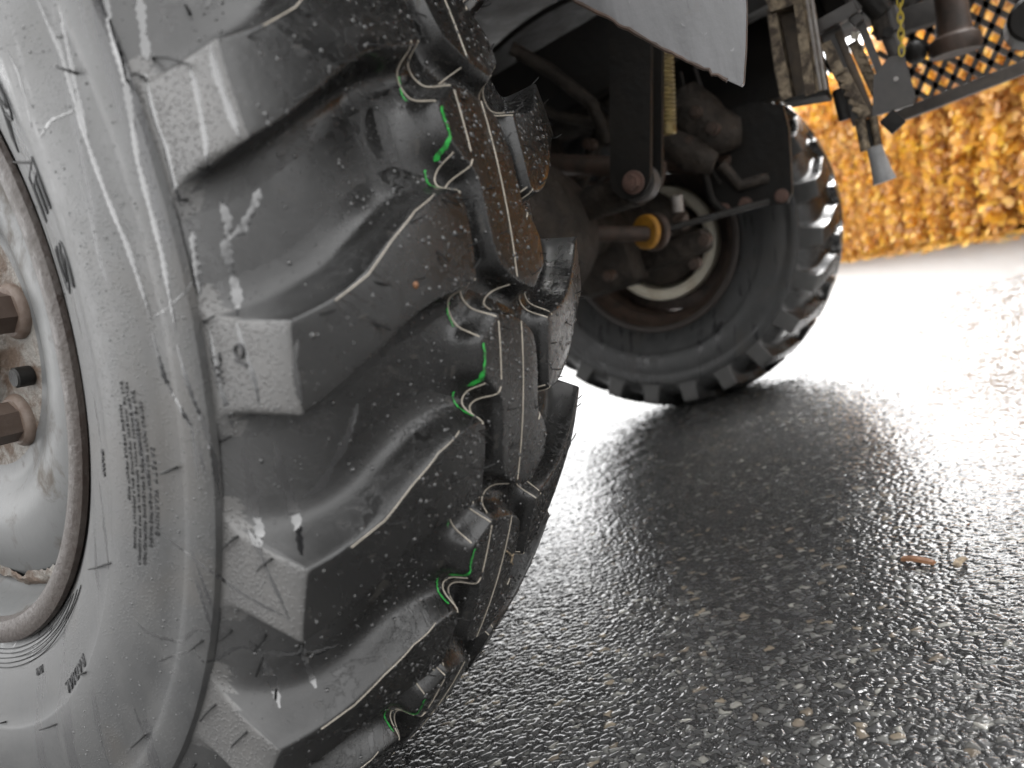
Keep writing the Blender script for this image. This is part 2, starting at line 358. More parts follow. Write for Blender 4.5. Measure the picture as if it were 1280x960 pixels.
def resample(poly, step):
    P = [Vector(p) for p in poly]; out = []
    for i, a in enumerate(P):
        b = P[(i + 1) % len(P)]; n = max(1, round((b - a).length / step))
        out += [a.lerp(b, k / n) for k in range(n)]
    return out
def chaikin(poly, it=2):
    P = [Vector(p) for p in poly]
    for _ in range(it):
        Q = []
        for i, a in enumerate(P):
            b = P[(i + 1) % len(P)]; Q += [a * .75 + b * .25, a * .25 + b * .75]
        P = Q
    return P
def make_lug(name, poly, shoulder):
    P = resample(chaikin(poly, 3), .0028)
    area = sum(P[i].x * P[(i + 1) % len(P)].y - P[(i + 1) % len(P)].x * P[i].y for i in range(len(P)))
    if area < 0: P.reverse()
    n = len(P); A = np.array([[p.x, p.y] for p in P])
    T = np.roll(A, -1, 0) - np.roll(A, 1, 0); N = np.stack([T[:, 1], -T[:, 0]], 1); N /= np.linalg.norm(N, axis=1)[:, None]
    def sm(d):
        k = int(min(max(d / .0028 * .8, 0), 14))
        if k == 0: return N
        wts = np.exp(-np.linspace(-2, 2, 2 * k + 1) ** 2 / 2); o = sum(wts[j] * np.roll(N, j - k, 0) for j in range(2 * k + 1))
        return o / np.linalg.norm(o, axis=1)[:, None]
    prof = [(-.0016, 0, 1), (-.0006, .00018, 1), (.0000, .0007, 1), (.0006, .0022, 1), (.0013, .16, 0), (.0026, .36, 0), (.0040, .56, 0), (.0052, .70, 0), (.0067, .81, 0), (.0088, .89, 0), (.0120, .945, 0), (.0165, .98, 0), (.023, 1.0, 0), (.030, 1.015, 0)]
    vs = []; fs = []
    def put(x, s, drop, absd):
        if shoulder:
            sx = -1 if shoulder < 0 else 1
            if x * sx > .1682: x = .1682 * sx
        r = rtop(x) - drop if absd else rtop(x) - drop * (rtop(x) - rfloor(x))
        a = s / .54
        vs.append((x, -r * math.cos(a), r * math.sin(a)))
    for d, dr, ab in prof:
        nn = sm(abs(d))
        for i in range(n):
            q = A[i] + nn[i] * d
            put(q[0], q[1], dr, ab)
    for j in range(len(prof) - 1):
        for i in range(n):
            i2 = (i + 1) % n; fs.append((j * n + i, (j + 1) * n + i, (j + 1) * n + i2, j * n + i2))
    inner = A + sm(.0016) * -.0016
    pts = [Vector(p) for p in inner]; ed = [(i, (i + 1) % n) for i in range(n)]
    x0, y0 = inner.min(0); x1, y1 = inner.max(0)
    for gx in np.arange(x0, x1, .007):
        for gy in np.arange(y0, y1, .007):
            d2 = ((inner - [gx, gy]) ** 2).sum(1).min()
            if d2 > .004 ** 2:
                c = False; j = n - 1
                for i in range(n):
                    if (inner[i, 1] > gy) != (inner[j, 1] > gy) and gx < (inner[j, 0] - inner[i, 0]) * (gy - inner[i, 1]) / (inner[j, 1] - inner[i, 1]) + inner[i, 0]: c = not c
                    j = i
                if c: pts.append(Vector((gx, gy)))
    rv, re, rf, ov, oe, of = geometry.delaunay_2d_cdt(pts, ed, [], 1, 1e-6)
    mp = []
    for i, v in enumerate(rv):
        src = [q for q in ov[i] if q < n]
        if src: mp.append(src[0])
        else: mp.append(len(vs)); put(v.x, v.y, 0, 1)
    for f in rf: fs.append(tuple(mp[i] for i in f))
    me = bpy.data.meshes.new(name); me.from_pydata(vs, [], fs); me.update()
    bm = bmesh.new(); bm.from_mesh(me); bmesh.ops.recalc_face_normals(bm, faces=bm.faces)
    # make sure the top faces outwards
    up = max(bm.faces, key=lambda f: f.calc_center_median().yz.length)
    if up.normal.dot(Vector((0, up.calc_center_median().y, up.calc_center_median().z))) < 0: bmesh.ops.reverse_faces(bm, faces=bm.faces)
    bm.to_mesh(me); bm.free()
    me.polygons.foreach_set('use_smooth', [True] * len(me.polygons))
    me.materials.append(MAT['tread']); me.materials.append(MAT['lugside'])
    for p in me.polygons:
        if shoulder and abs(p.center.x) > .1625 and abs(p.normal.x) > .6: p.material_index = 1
    return me
ME_L = make_lug('tread_lug', LUG, -1)
ME_R = make_lug('tread_lug', [(-.002 - x, -s) for x, s in LUG], 1)
ME_B = make_lug('centre_block', BLOCK, 0)
DROP_M = Matrix.Identity(4)

def tyre_profile():
    crown = [(x, rfloor(x)) for x in np.linspace(-.1678, .1678, 61)]
    left = SIDE[::-1]; right = [(-x, r) for x, r in SIDE]
    inner = [(.12, .262), (0, .27), (-.12, .262)]
    return left + crown + right + inner

truck = tag(empty('truck', (0, 0, 0)), 'dark off-road truck seen from beneath beside its big wet chunky front tyre', 'truck')
near = empty('wheel', (0, 0, H), truck)
near.rotation_euler = (R_(12), 0, 0)
near['label'] = 'close wet tyre with deep chunky tread and grey rim at the left'
def put_mesh(name, me, parent, deg):
    o = bpy.data.objects.new(name, me); COL.objects.link(o); o.parent = parent; o.rotation_euler = (-R_(deg), 0, 0); return o
mb = MB(); mb.lathe(tyre_profile(), 320, closed=True); tyre = mb.build('tyre', MAT['side'], near, angle=50)
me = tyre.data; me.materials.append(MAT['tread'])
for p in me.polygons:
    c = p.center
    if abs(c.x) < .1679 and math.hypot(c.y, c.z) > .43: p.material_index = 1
wheel_pieces = [tyre]
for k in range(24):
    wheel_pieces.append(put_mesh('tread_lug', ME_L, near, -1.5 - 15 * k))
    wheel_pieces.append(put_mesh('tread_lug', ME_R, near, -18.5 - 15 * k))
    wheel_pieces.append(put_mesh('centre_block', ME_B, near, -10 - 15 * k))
# rim: flange, barrel, disc, hub, nuts
FL = [(-.1400, .2690), (-.1425, .2745), (-.1462, .2780), (-.1500, .2768), (-.1520, .2720), (-.1515, .2640), (-.1490, .2580), (-.1430, .2550), (-.1380, .2560)]
mb = MB(); mb.lathe(FL, 160, closed=True); mb.lathe([(-x, r) for x, r in FL][::-1], 160, closed=True); mb.build('rim_flange', MAT['rust'], near)
BAR = [(-.1440, .2570), (-.136, .2520), (-.112, .2490), (-.100, .2420), (-.088, .2300), (-.05, .2260), (.02, .2250), (.09, .2300), (.105, .2420), (.118, .2490), (.1440, .2570), (.1440, .2600), (.11, .255), (.02, .235), (-.05, .235), (-.11, .255)]
mb = MB(); mb.lathe(BAR, 128, closed=True); mb.build('rim_barrel', MAT['rim'], near)
DISC = [(-.096, .2405), (-.101, .2360), (-.1075, .2260), (-.1140, .2080), (-.1165, .1880), (-.1140, .1700), (-.1060, .1520), (-.0990, .1420), (-.0965, .1340), (-.096, .1250)]
DB = [(x + .010, r) for x, r in DISC[::-1]]
mb = MB(); mb.lathe(DISC + DB, 128, closed=True); mb.build('wheel_disc', MAT['rim'], near)
mb = MB(); mb.lathe([(-.0955, .128), (-.0958, .100), (-.0960, .072), (-.100, .068), (-.125, .064), (-.132, .058), (-.133, .0), (-.08, 0), (-.085, .127)], 96); mb.build('hub_face', MAT['rimdirt'], near)
# a crust of dirt and old sealant in the seam of disc and barrel
mb = MB(); nseg = 420; vs = []; fs = []; nz = lambda w_: np.convolve(rng.normal(size=nseg + w_ - 1), np.ones(w_) / w_, 'valid') * math.sqrt(w_)
z1, z2, z3 = nz(5), nz(9), nz(3)
for k in range(nseg):
    a = 2 * math.pi * k / nseg
    for x_, r_ in ((-.0985, .2455 + .0012 * z1[k]), (-.1030 - .0008 * z3[k], .2425 + .0010 * z2[k]), (-.1062 - .0009 * z1[k], .2385 + .0012 * z3[k]), (-.1070 - .0008 * z2[k], .2340 + .0013 * z1[k]), (-.1068, .2270 + .0030 * z2[k])):
        vs.append((x_, -r_ * math.cos(a), r_ * math.sin(a)))
for k in range(nseg):
    for q in range(4): fs.append((k * 5 + q, k * 5 + q + 1, ((k + 1) % nseg) * 5 + q + 1, ((k + 1) % nseg) * 5 + q))
mb.add(vs, fs); mb.build('seam_dirt', MAT['rimdirt'], near)
for k in range(6):
    a = R_(8.5 - 60 * k); cy, cz = -.1025 * math.cos(a), .1025 * math.sin(a)
    mb = MB(); mb.lathe([(-.0955, .024), (-.0985, .024), (-.1010, .0225), (-.1030, .0205), (-.1030, .010), (-.0955, .010)], 40, cy=cy, cz=cz, closed=True)
    wsh = mb.build('nut_washer', MAT['washer'], near)
    mb = MB(); ph = rng.random()
    hexa = lambda x, r: [(x, cy + r * math.cos(ph + j * math.pi / 3), cz + r * math.sin(ph + j * math.pi / 3)) for j in range(6)]
    rings = [hexa(-.102, .0182), hexa(-.124, .0182), hexa(-.1275, .0155)]
    vs = sum(rings, []); fs = [(i * 6 + j, i * 6 + (j + 1) % 6, (i + 1) * 6 + (j + 1) % 6, (i + 1) * 6 + j) for i in range(2) for j in range(6)] + [tuple(range(12, 18))]
    mb.add(vs, fs); mb.cyl((-.12, cy, cz), (-.136, cy, cz), .0100, 20, .0015); mb.build('lug_nut', MAT['nut'], near, angle=20)
for k in range(3):
    a = R_(-22 - 120 * k); cy, cz = -.108 * math.cos(a), .108 * math.sin(a)
    mb = MB(); mb.cyl((-.095, cy, cz), (-.110, cy, cz), .0088, 20, .0015); mb.build('stud_cap', MAT['dark'], near)

# ---------------- surface lookup on the near wheel
NW = Matrix.Translation((0, 0, H)) @ Matrix.Rotation(R_(12), 4, 'X')
def gather(objs):
    V, Fc = [], []
    for o in objs:
        lm = o.matrix_local if o.parent else Matrix.Identity(4)
        lm = Matrix.Rotation(o.rotation_euler.x, 4, 'X')
        n = len(o.data.vertices); co = np.empty(n * 3); o.data.vertices.foreach_get('co', co); co = co.reshape(-1, 3)
        if o is not tyre:
            mm = np.array(lm.to_3x3()); co = co @ mm.T
            c = co.mean(0)
            if c[1] > .12: continue
        b = len(V); V.extend(map(tuple, co)); Fc.extend([tuple(b + i for i in p.vertices) for p in o.data.polygons])
    return BVHTree.FromPolygons(V, Fc)
BV = gather(wheel_pieces)
NWi = NW.inverted()
def pix(u, v):
    "photograph pixel to the point of the near tyre that is seen there (wheel space)"
    d = (NWi.to_3x3() @ (MW.transposed() @ Vector(((u - 640) / F_, (v - 480) / F_, 1)))).normalized()
    return BV.ray_cast(NWi @ CAM, d)[:2]
def rad(x, th, lift=0):
    "surface point under (x, theta), cast radially inwards"
    a = R_(th); d = Vector((0, -math.cos(a), math.sin(a)))
    p, n, i, q = BV.ray_cast(Vector((x, 0, 0)) + d * .6, -d)
    return (p, n)
# ---------------- raised lettering on the sidewall
def ring_text(name, body, size, r0, th0, top_out=True, h=.0006, outline=0, spacing=1.0, xfun=None, mat='letter', width=1.0):
    cu = bpy.data.curves.new(name, 'FONT'); cu.body = body; cu.size = size; cu.space_character = spacing; cu.resolution_u = 3
    if outline: cu.fill_mode = 'NONE'; cu.bevel_depth = outline; cu.bevel_resolution = 0
    else: cu.extrude = .0001; cu.bevel_depth = .0
    tmp = bpy.data.objects.new(name, cu); COL.objects.link(tmp)
    dg = bpy.context.evaluated_depsgraph_get(); me = bpy.data.meshes.new_from_object(tmp.evaluated_get(dg))
    bpy.data.objects.remove(tmp); bpy.data.curves.remove(cu)
    for v in me.vertices:
        x, y, z = v.co
        r = r0 + (y if top_out else -y); th = R_(th0) - (x * width / r0) * (1 if top_out else -1)
        xx = (xfun(r) if xfun else side_x(r)) - h * (1 if z >= 0 else -.5) - (z if outline else 0)
        v.co = (xx, -r * math.cos(th), r * math.sin(th))
    me.materials.clear(); me.materials.append(MAT[mat])
    o = bpy.data.objects.new(name, me); COL.objects.link(o); o.parent = near
    return o
ring_text('sidewall_letters', 'TIRES', .036, .3120, 44, outline=.00042, spacing=1.35, width=2.0)
ring_text('sidewall_text', 'SAFETY WARNING', .0050, .3950, -11.0, spacing=1.45)
for i, (a, s) in enumerate([(-7.2, 'SERIOUS INJURY MAY RESULT FROM TIRE FAILURE'), (-6.3, 'DUE TO UNDERINFLATION OVERLOADING MISAPPLICATION'), (-5.6, 'FOLLOW OWNERS MANUAL EXPLOSION OF TIRE RIM ASSEMBLY'), (-5.6, 'DUE TO IMPROPER MOUNTING ONLY SPECIALLY TRAINED'), (-7.8, 'PERSONS SHOULD MOUNT TIRES')]):
    ring_text('sidewall_text', s, .0034, .3902 - i * .0052, a, spacing=1.22)
ring_text('sidewall_text', 'RADIAL', .0125, .3330, -45.5, spacing=1.25, outline=.00035)
ring_text('sidewall_text', 'PNR', .0080, .305, -62.5, outline=.0003)
ring_text('sidewall_text', 'DA227', .0055, .3290, -14.2, outline=.0003, spacing=1.15)
ring_text('lug_text', 'TWI', .0105, .449, -3.2, xfun=lambda r: -.1684, h=.0008, spacing=1.1, width=.8)
ring_text('lug_text', 'O/', .0105, .468, -2.6, xfun=lambda r: -.1680, h=.0008, outline=.0004)
# ---------------- conforming ribbons and tubes
def ribbon(mbx, uvs, wid, lift=.0003, step=3, via='pix', taper=True, jit=.25):
    pts = []
    for (a, b) in zip(uvs[:-1], uvs[1:]):
        L = math.hypot(b[0] - a[0], b[1] - a[1]); n = max(1, int(L / step))
        pts += [(a[0] + (b[0] - a[0]) * k / n, a[1] + (b[1] - a[1]) * k / n) for k in range(n)]
    pts.append(uvs[-1]); hits = [pix(*q) for q in pts]
    seg = []; run = []
    for h_ in hits:
        if h_[0] is None or (run and (h_[0] - run[-1][0]).length > .012):
            if len(run) > 2: seg.append(run)
            run = []
        if h_[0] is not None: run.append(h_)
    if len(run) > 2: seg.append(run)
    for run in seg:
        n = len(run); vs = []; fs = []
        ph = rng.random() * 9
        for i, (p, nn) in enumerate(run):
            t_ = (run[min(i + 1, n - 1)][0] - run[max(i - 1, 0)][0]).normalized()
            if nn.dot(NWi @ CAM - p) < 0: nn = -nn
            s_ = nn.cross(t_).normalized(); w_ = wid * .62 * (1 + jit * math.sin(i * .35 + ph) + jit * math.sin(i * 1.7 + 2 * ph) + jit * .8 * (rng.random() - .5))
            if taper: w_ *= min(1, .25 + 1.2 * min(i, n - 1 - i) / n * 4)
            for k, hh in ((-1, .05), (-.5, .8), (0, 1), (.5, .8), (1, .05)): vs.append(p + s_ * w_ * k + nn * lift * hh)
        for i in range(n - 1):
            for k in range(4): fs.append((i * 5 + k, i * 5 + k + 1, i * 5 + 6 + k, i * 5 + 5 + k))
        mbx.add(vs, fs)
STREAKS = [
 (2.6, [(45, -5), (60, 30), (75, 60), (88, 105), (100, 150), (115, 195), (135, 250), (160, 310), (180, 370), (190, 402)]), (2.2, [(71, -5), (82, 45), (88, 75), (100, 130), (108, 165), (111, 182)]),
 (2.8, [(128, -5), (140, 45), (150, 75), (160, 120), (172, 200), (190, 270), (203, 320), (212, 370), (220, 415)]), (1.6, [(94, 138), (80, 144), (65, 150), (56, 162), (51, 172)]),
 (2.4, [(190, 415), (197, 440), (205, 470), (215, 490), (228, 515), (240, 535), (245, 570), (247, 600)]), (2.6, [(221, 430), (230, 465), (240, 495), (255, 530), (268, 575), (274, 620)]), (1.0, [(190, 398), (210, 385), (232, 365), (240, 352)]),
 (1.8, [(202, 668), (225, 685), (250, 705), (275, 722), (300, 740), (330, 758), (360, 772)]), (2.2, [(165, 770), (180, 788), (200, 797), (228, 803), (238, 792), (245, 785), (262, 790)]), (2.0, [(240, 803), (245, 818), (255, 828), (268, 826), (290, 812), (310, 806)]),
 (1.4, [(196, 828), (215, 820), (235, 814)]), (2.8, [(181, 92), (188, 125), (196, 155), (208, 185), (216, 220), (226, 258)]), (2.8, [(236, 82), (244, 105), (251, 140), (257, 175), (260, 215)]), (3.2, [(262, 58), (268, 85), (280, 120), (291, 150), (300, 172)]),
 (2.6, [(296, 405), (303, 430), (312, 455), (319, 480), (324, 505), (330, 525)]), (3.0, [(262, 412), (268, 450), (277, 490), (288, 520), (293, 545)]), (2.2, [(372, 425), (368, 450), (371, 478), (377, 505)]), (2.6, [(310, 662), (325, 690), (338, 722), (352, 752), (362, 775)]),
 (3.6, [(174, -5), (178, 30), (184, 75)]), (2.6, [(133, -5), (137, 25)]), (5.5, [(276, 250), (286, 280), (282, 310), (290, 340), (297, 372), (297, 396)]), (3.6, [(325, 236), (316, 262), (302, 288), (290, 298)]), (3.6, [(240, 290), (245, 330), (250, 370)]),
 (4.2, [(303, 560), (310, 590), (318, 630), (324, 660), (326, 684)]), (5.0, [(342, 552), (352, 590), (363, 622), (372, 655), (377, 695)]), (5.0, [(447, 505), (435, 545), (418, 578), (398, 612), (378, 622)]),
 (4.0, [(312, 800), (325, 820), (340, 848), (350, 885)]), (3.2, [(375, 805), (385, 835), (395, 860)]), (3.0, [(300, 808), (330, 815), (358, 818), (400, 815), (425, 805)]),
 (1.4, [(10, 65), (22, 90), (32, 125), (40, 160)]),
]
mb = MB()
for wd, uv in STREAKS: ribbon(mb, uv, min(wd, 3.8) / 1000, lift=.00026 if (uv[0][1] < 300 and uv[0][0] < 272) else .00006, jit=.22)
mb.build('water_streaks', MAT['film'], near, kind='stuff')
def fin(mbx, a, b, r=.0009, n=26, sag=0):
    "thin line of rubber between two (x[m], theta) places, lying on whatever relief is under it"
    pts = []
    for k in range(n + 1):
        f = k / n; p, nn = rad(a[0] + (b[0] - a[0]) * f, a[1] + (b[1] - a[1]) * f)
        if p is None: continue
        rr = p.yz.length; pts.append(Vector((p.x, p.y * (rr + .0003) / rr, p.z * (rr + .0003) / rr)))
    for _ in range(2): pts = [pts[0]] + [(pts[i - 1] + pts[i] * 2 + pts[i + 1]) / 4 for i in range(1, len(pts) - 1)] + [pts[-1]]
    mbx.tube(pts, r, 6)
lines = [((-.0465, 4.75), (-.0405, 7.4)), ((-.0430, 4.6), (-.0275, 6.9)), ((-.0520, -.75), (-.0445, -4.4)), ((-.0450, -.65), (-.0280, -3.3)), ((-.001, 13.6), (-.0255, 12.1))]
for k in range(-3, 5):
    for a, b in lines:
        mb = MB(); fin(mb, (a[0], a[1] - 15 * k), (b[0], b[1] - 15 * k), .00055); mb.build('mould_flash', MAT['cream'], near)
        if a[0] < -.01:
            mb = MB(); fin(mb, (-.002 - a[0], -20 - a[1] - 15 * k), (-.002 - b[0], -20 - b[1] - 15 * k), .00055); mb.build('mould_flash', MAT['cream'], near)
# moulding lines along the middle of the centre blocks
for k in range(-3, 5):
    for (x, a0, a1) in ((0.0, -4.0, -15.9), (-.0270, -3.6, -7.6)):
        mb = MB(); fin(mb, (x, a0 - 15 * k), (x, a1 - 15 * k), .00045, 20); mb.build('mould_line', MAT['cream'], near)
# thin light flash along the upper lug edges
for k in range(-3, 5):
    prev = None; mb = MB()
    for (x, s) in [(-66, 6.28), (-84, 5.33), (-104, 3.72), (-122, 1.96), (-142, .8)]:
        if prev: fin(mb, (prev[0] / 1000, prev[1] - 1.53 - 15 * k), (x / 1000, s - 1.53 - 15 * k), .00035, 8)
        prev = (x, s)
    mb.build('edge_flash', MAT['cream'], near, kind='stuff')
# green paint line in the groove beside the lug ends
def paint(mbx, x, a0, a1, wid, n=24):
    rows = []
    for k in range(n + 1):
        th = a0 + (a1 - a0) * k / n; row = []
        xx = x + .0006 * math.sin(th * 3.1)
        for d in (-1, -.4, .4, 1):
            p, nn = rad(xx + d * wid * .5 * (1 + .3 * math.sin(k * 1.3 + d)), th)
            if nn.dot(p) < 0: nn = -nn
            row.append(p + nn * .0005)
        rows.append(row)
    vs = sum(rows, []); fs = [(i * 4 + j, i * 4 + j + 1, i * 4 + 5 + j, i * 4 + 4 + j) for i in range(n) for j in range(3)
        if all((vs[a] - vs[b]).length < .009 for a, b in ((i * 4 + j, i * 4 + 4 + j), (i * 4 + j, i * 4 + j + 1)))]
    mbx.add(vs, fs)
for k in range(-3, 4):
    for x, a, b, wd in ((-.0485, -2.0, -3.7, .0011), (-.0440, -4.8, -7.8, .0019), (-.0490, -8.2, -9.8, .0012)):
        mb = MB(); paint(mb, x, a - 15 * k, b - 15 * k, wd); mb.build('green_paint_line', MAT['green'], near)
# rubber hairs left by the mould vents
def hair(mbx, p, n, L, r=.00050, d=None):
    d = d or Vector(rng.normal(size=3)); d = (d - n * d.dot(n)).normalized()
    e = (n * (.5 + .5 * rng.random()) + d * (.6 + .6 * rng.random())).normalized(); pts = [p - n * .001]
    for k in range(1, 6):
        e = (e + d * .18 + Vector(rng.normal(size=3)) * .08).normalized(); pts.append(pts[-1] + e * L / 5)
    mbx.tube(pts, [r * 1.5, r, r, r, r, r * .9], 5)
mb = MB(); side_d = Vector((-.45, -.3, -.2))
for k in range(24):
    th = -1.5 - 15 * k; wth = (th - 12 + 180) % 360 - 180
    if abs(wth) > 80: continue
    for (x, s) in [(-152, .2), (-120, 1.4), (-90, 4.6), (-64, 6.0), (-52, 5.9), (-47, 5.6), (-46, 3), (-47, 1.2), (-58, .6), (-86, -.1), (-110, -1.2), (-140, -3.4), (-60, 3.6), (-75, 2.8), (-95, 1.3), (-125, -.8)]:
        p, n = rad(x / 1000, th + s + rng.normal() * .1); 
        if n.dot(p) < 0: n = -n
        hair(mb, p, n, .007 + .006 * rng.random(), d=Vector((.6 + .4 * rng.random(), -.2, .5 * rng.normal())))
    for (x, s) in [(150, 4.5), (120, 3), (90, 1), (60, 0), (48, -.5), (46, -3), (48, -5), (60, -6), (90, -5), (120, -3), (150, -.5), (80, -2), (120, 0), (160, 3)]:
        p, n = rad(x / 1000, -18.5 - 15 * k + s + rng.normal() * .1)
        if p is None: continue
        if n.dot(p) < 0: n = -n
        hair(mb, p, n, .008 + .005 * rng.random(), d=Vector((.8, -.3, .5 * rng.normal())))
    for (x, s) in [(-24, 6), (18, 3.5), (20, -1), (-20, 0), (22, -6), (40, -4.5), (-15, -3)]:
        p, n = rad(x / 1000, -10 - 15 * k + s)
        if n.dot(p) < 0: n = -n
        hair(mb, p, n, .006 + .004 * rng.random(), d=Vector((.8, -.3, .5 * rng.normal())))
def hair_px(a, b, r=.0007):
    p, n = pix(*a); q, m = pix(*b)
    if p is None or q is None: return
    if n.dot(NWi @ CAM - p) < 0: n = -n
    if m.dot(NWi @ CAM - q) < 0: m = -m
    mid_ = (p + q) / 2 + n * .0035
    mb.tube([p - n * .001, p + n * .0018 + (q - p) * .1, mid_, q + m * .0022], [r * 1.4, r, r, r * .8], 5)
for a, b in [((97, 92), (76, 85)), ((183, 99), (168, 97)), ((228, 79), (210, 75)), ((270, 210), (250, 207)), ((234, 250), (220, 248)), ((190, 73), (240, 82)), ((238, 18), (233, 10)), ((135, 547), (108, 552)), ((222, 584), (204, 591)), ((140, 703), (115, 711)),
             ((255, 403), (272, 398)), ((275, 552), (292, 543)), ((298, 670), (281, 686)), ((341, 698), (325, 712)), ((290, 787), (273, 799)), ((333, 793), (318, 811)), ((254, 800), (240, 812)), ((270, 880), (254, 899)), ((309, 914), (293, 931)),
             ((182, 918), (167, 932)), ((71, 905), (53, 911)), ((108, 840), (101, 843)), ((8, 902), (0, 904)), ((40, 203), (20, 202)), ((328, 823), (321, 842)), ((345, 862), (344, 875)), ((378, 805), (374, 815)), ((245, 955), (238, 960))]: hair_px(a, b)
for (a, b) in [((22, 262), (46, 258)), ((31, 272), (48, 272)), ((57, 370), (81, 367)), ((79, 476), (102, 474)), ((92, 574), (113, 573)), ((90, 660), (111, 659)), ((78, 706), (99, 705)), ((55, 757), (72, 762))]: hair_px(a, b, .0006)
mb.build('rubber_hair', MAT['hair'], near, kind='stuff')
# loose strands of rubber hanging below the rim flange
mb = MB()
for i in range(5):
    rr = .283 + i * .0035
    mb.tube([Vector((side_x(rr) - .0012 - .0006 * math.sin(k * .5 + i), -rr * math.cos(a), rr * math.sin(a))) for k, a in enumerate(R_(v) for v in np.linspace(-48 + i * 2, -95 + i * 3, 26))], .0004, 5)
mb.build('rubber_strand', MAT['hair'], near)
# drops of water standing on the rubber
def drop(mbx, p, n, r):
    u = n.orthogonal().normalized(); q = n.cross(u); vs = []; k_ = 7
    for (a, hh) in ((1, -.05), (.85, .32), (.5, .55)):
        vs += [p + (u * math.cos(2 * math.pi * j / k_) + q * math.sin(2 * math.pi * j / k_)) * r * a + n * r * hh for j in range(k_)]
    vs.append(p + n * r * .62)
    fs = [(i * k_ + j, i * k_ + (j + 1) % k_, (i + 1) * k_ + (j + 1) % k_, (i + 1) * k_ + j) for i in range(2) for j in range(k_)] + [(2 * k_ + j, 2 * k_ + (j + 1) % k_, 3 * k_) for j in range(k_)]
    mbx.add(vs, fs)
mb = MB(); n_ok = 0
while n_ok < 5200:
    x = rng.uniform(-.165, .12); th = rng.uniform(-55, 30)
    if rng.random() > (.35 + .65 * (x > -.10)): continue
    p, n = rad(x, th)
    if p is None: continue
    if n.dot(p) < 0: n = -n
    drop(mb, p, n, .00050 + .0013 * rng.random() ** 3.5); n_ok += 1
for i in range(900):
    th = rng.uniform(-60, 30); rr = rng.uniform(.36, .50); a = R_(th); 
    o_ = Vector((-.3, -rr * math.cos(a), rr * math.sin(a))); p, n, _, _ = BV.ray_cast(o_, Vector((1, 0, 0)))
    if p is None: continue
    if n.x > 0: n = -n
    drop(mb, p, n, .0004 + .0006 * rng.random() ** 3)
mb.build('water_drops', MAT['drop'], near, kind='stuff')

# ---------------- far wheel: the same wheel turned about, seen from its inner side
far = empty('wheel', (TRACK, 0, H), truck); far.rotation_euler = (R_(12), 0, 0)
far['label'] = 'far wheel of the same axle, seen from its dark inner side'
for o in list(near.children):
    if o.name.split('.')[0] in ('tyre', 'tread_lug', 'centre_block', 'rim_flange', 'rim_barrel'):
        c = o.copy(); COL.objects.link(c); c.parent = far
        if c.name.startswith('rim_barrel'):
            c.data = o.data.copy(); c.data.materials[0] = MAT['brown']
mb = MB(); mb.lathe([(.0, .138), (-.045, .150), (-.055, .165), (-.048, .182), (-.02, .188), (.03, .178), (.03, .138)], 96, closed=True); mb.build('hub_ring', MAT['creamrim'], far)
mb = MB(); mb.lathe([(.02, .0), (.02, .224), (.04, .226), (.04, 0)], 96); mb.build('wheel_disc', MAT['brown'], far)
mb = MB(); mb.lathe([(.0, .140), (-.03, .136), (-.06, .13), (-.075, .11), (-.08, .06), (-.16, .055), (-.16, 0), (.02, 0)], 64); mb.build('brake_drum', MAT['grime'], far)

# ------------------------------------------------------------------ underbody of the truck
def part(name, mbx, mat, label=None, parent=truck, **kw):
    return mbx.build(name, MAT[mat], parent, label=label, **kw)
X = Vector((1, 0, 0))
# floor and engine masses above, they keep the sky out of the wheel arch
mb = MB(); mb.box((.98, 1.35, 1.36), (2.2, 3.7, .16), bev=.01); part('body_floor', mb, 'dark')
mb = MB(); mb.box((1.10, 1.25, .98), (1.65, 1.7, .68), bev=.02); part('engine', mb, 'grime')
for x in (.55, 1.37):
    mb = MB(); mb.box((x, .6, .98), (.07, 3.6, .17), bev=.006); part('frame_rail', mb, 'dark')
mb = MB(); mb.lathe([(.45, .0), (.45, .05), (.60, .06), (.74, .11), (.86, .17), (1.0, .185), (1.12, .16), (1.25, .09), (1.40, .07), (1.75, .075), (1.78, .12), (1.84, .13), (1.84, 0)], 48, cy=.03, cz=H + .06); part('axle', mb, 'grime')
# unseen arch liner added over the near tyre to darken its reflections
mb = MB(); poly = []
arc = [(-.02 - .66 * math.cos(a), .528 + .64 * math.sin(a)) for a in np.linspace(R_(30), R_(150), 30)]
arc2 = [(-.02 - .675 * math.cos(a), .528 + .655 * math.sin(a)) for a in np.linspace(R_(30), R_(150), 30)]
vs = []; fs = []; m = 30
for x in (-.15, .42):
    vs += [(x, y, z) for y, z in arc] + [(x, y, z) for y, z in arc2]
for i in range(m - 1):
    fs += [(i, i + 1, 2 * m + i + 1, 2 * m + i), (m + i + 1, m + i, 3 * m + i, 3 * m + i + 1), (i + 1, i, m + i, m + i + 1), (2 * m + i, 2 * m + i + 1, 3 * m + i + 1, 3 * m + i)]
fs += [(0, m, 3 * m, 2 * m), (m - 1, 3 * m - 1, 4 * m - 1, 2 * m - 1)][:1]
mb.add(vs, fs); part('added_arch', mb, 'dark')
# unseen dark boxes added at the front, giving the tread dark reflections
mb = MB(); mb.box((1.45, -.62, 1.36), (1.0, .5, .20), bev=.02); part('sky_blocker', mb, 'dark')
mb = MB(); mb.box((.66, -1.02, 1.22), (1.40, .50, .30), bev=.02); part('blocker_wing', mb, 'dark'); mb = MB(); mb.box((.27, -.90, 1.035), (.62, .62, .066), bev=.02); part('blocker_skid', mb, 'dark')
mb = MB(); mb.box((.45, -1.38, .84), (1.05, .18, .46), bev=.03); part('front_blocker', mb, 'dark')
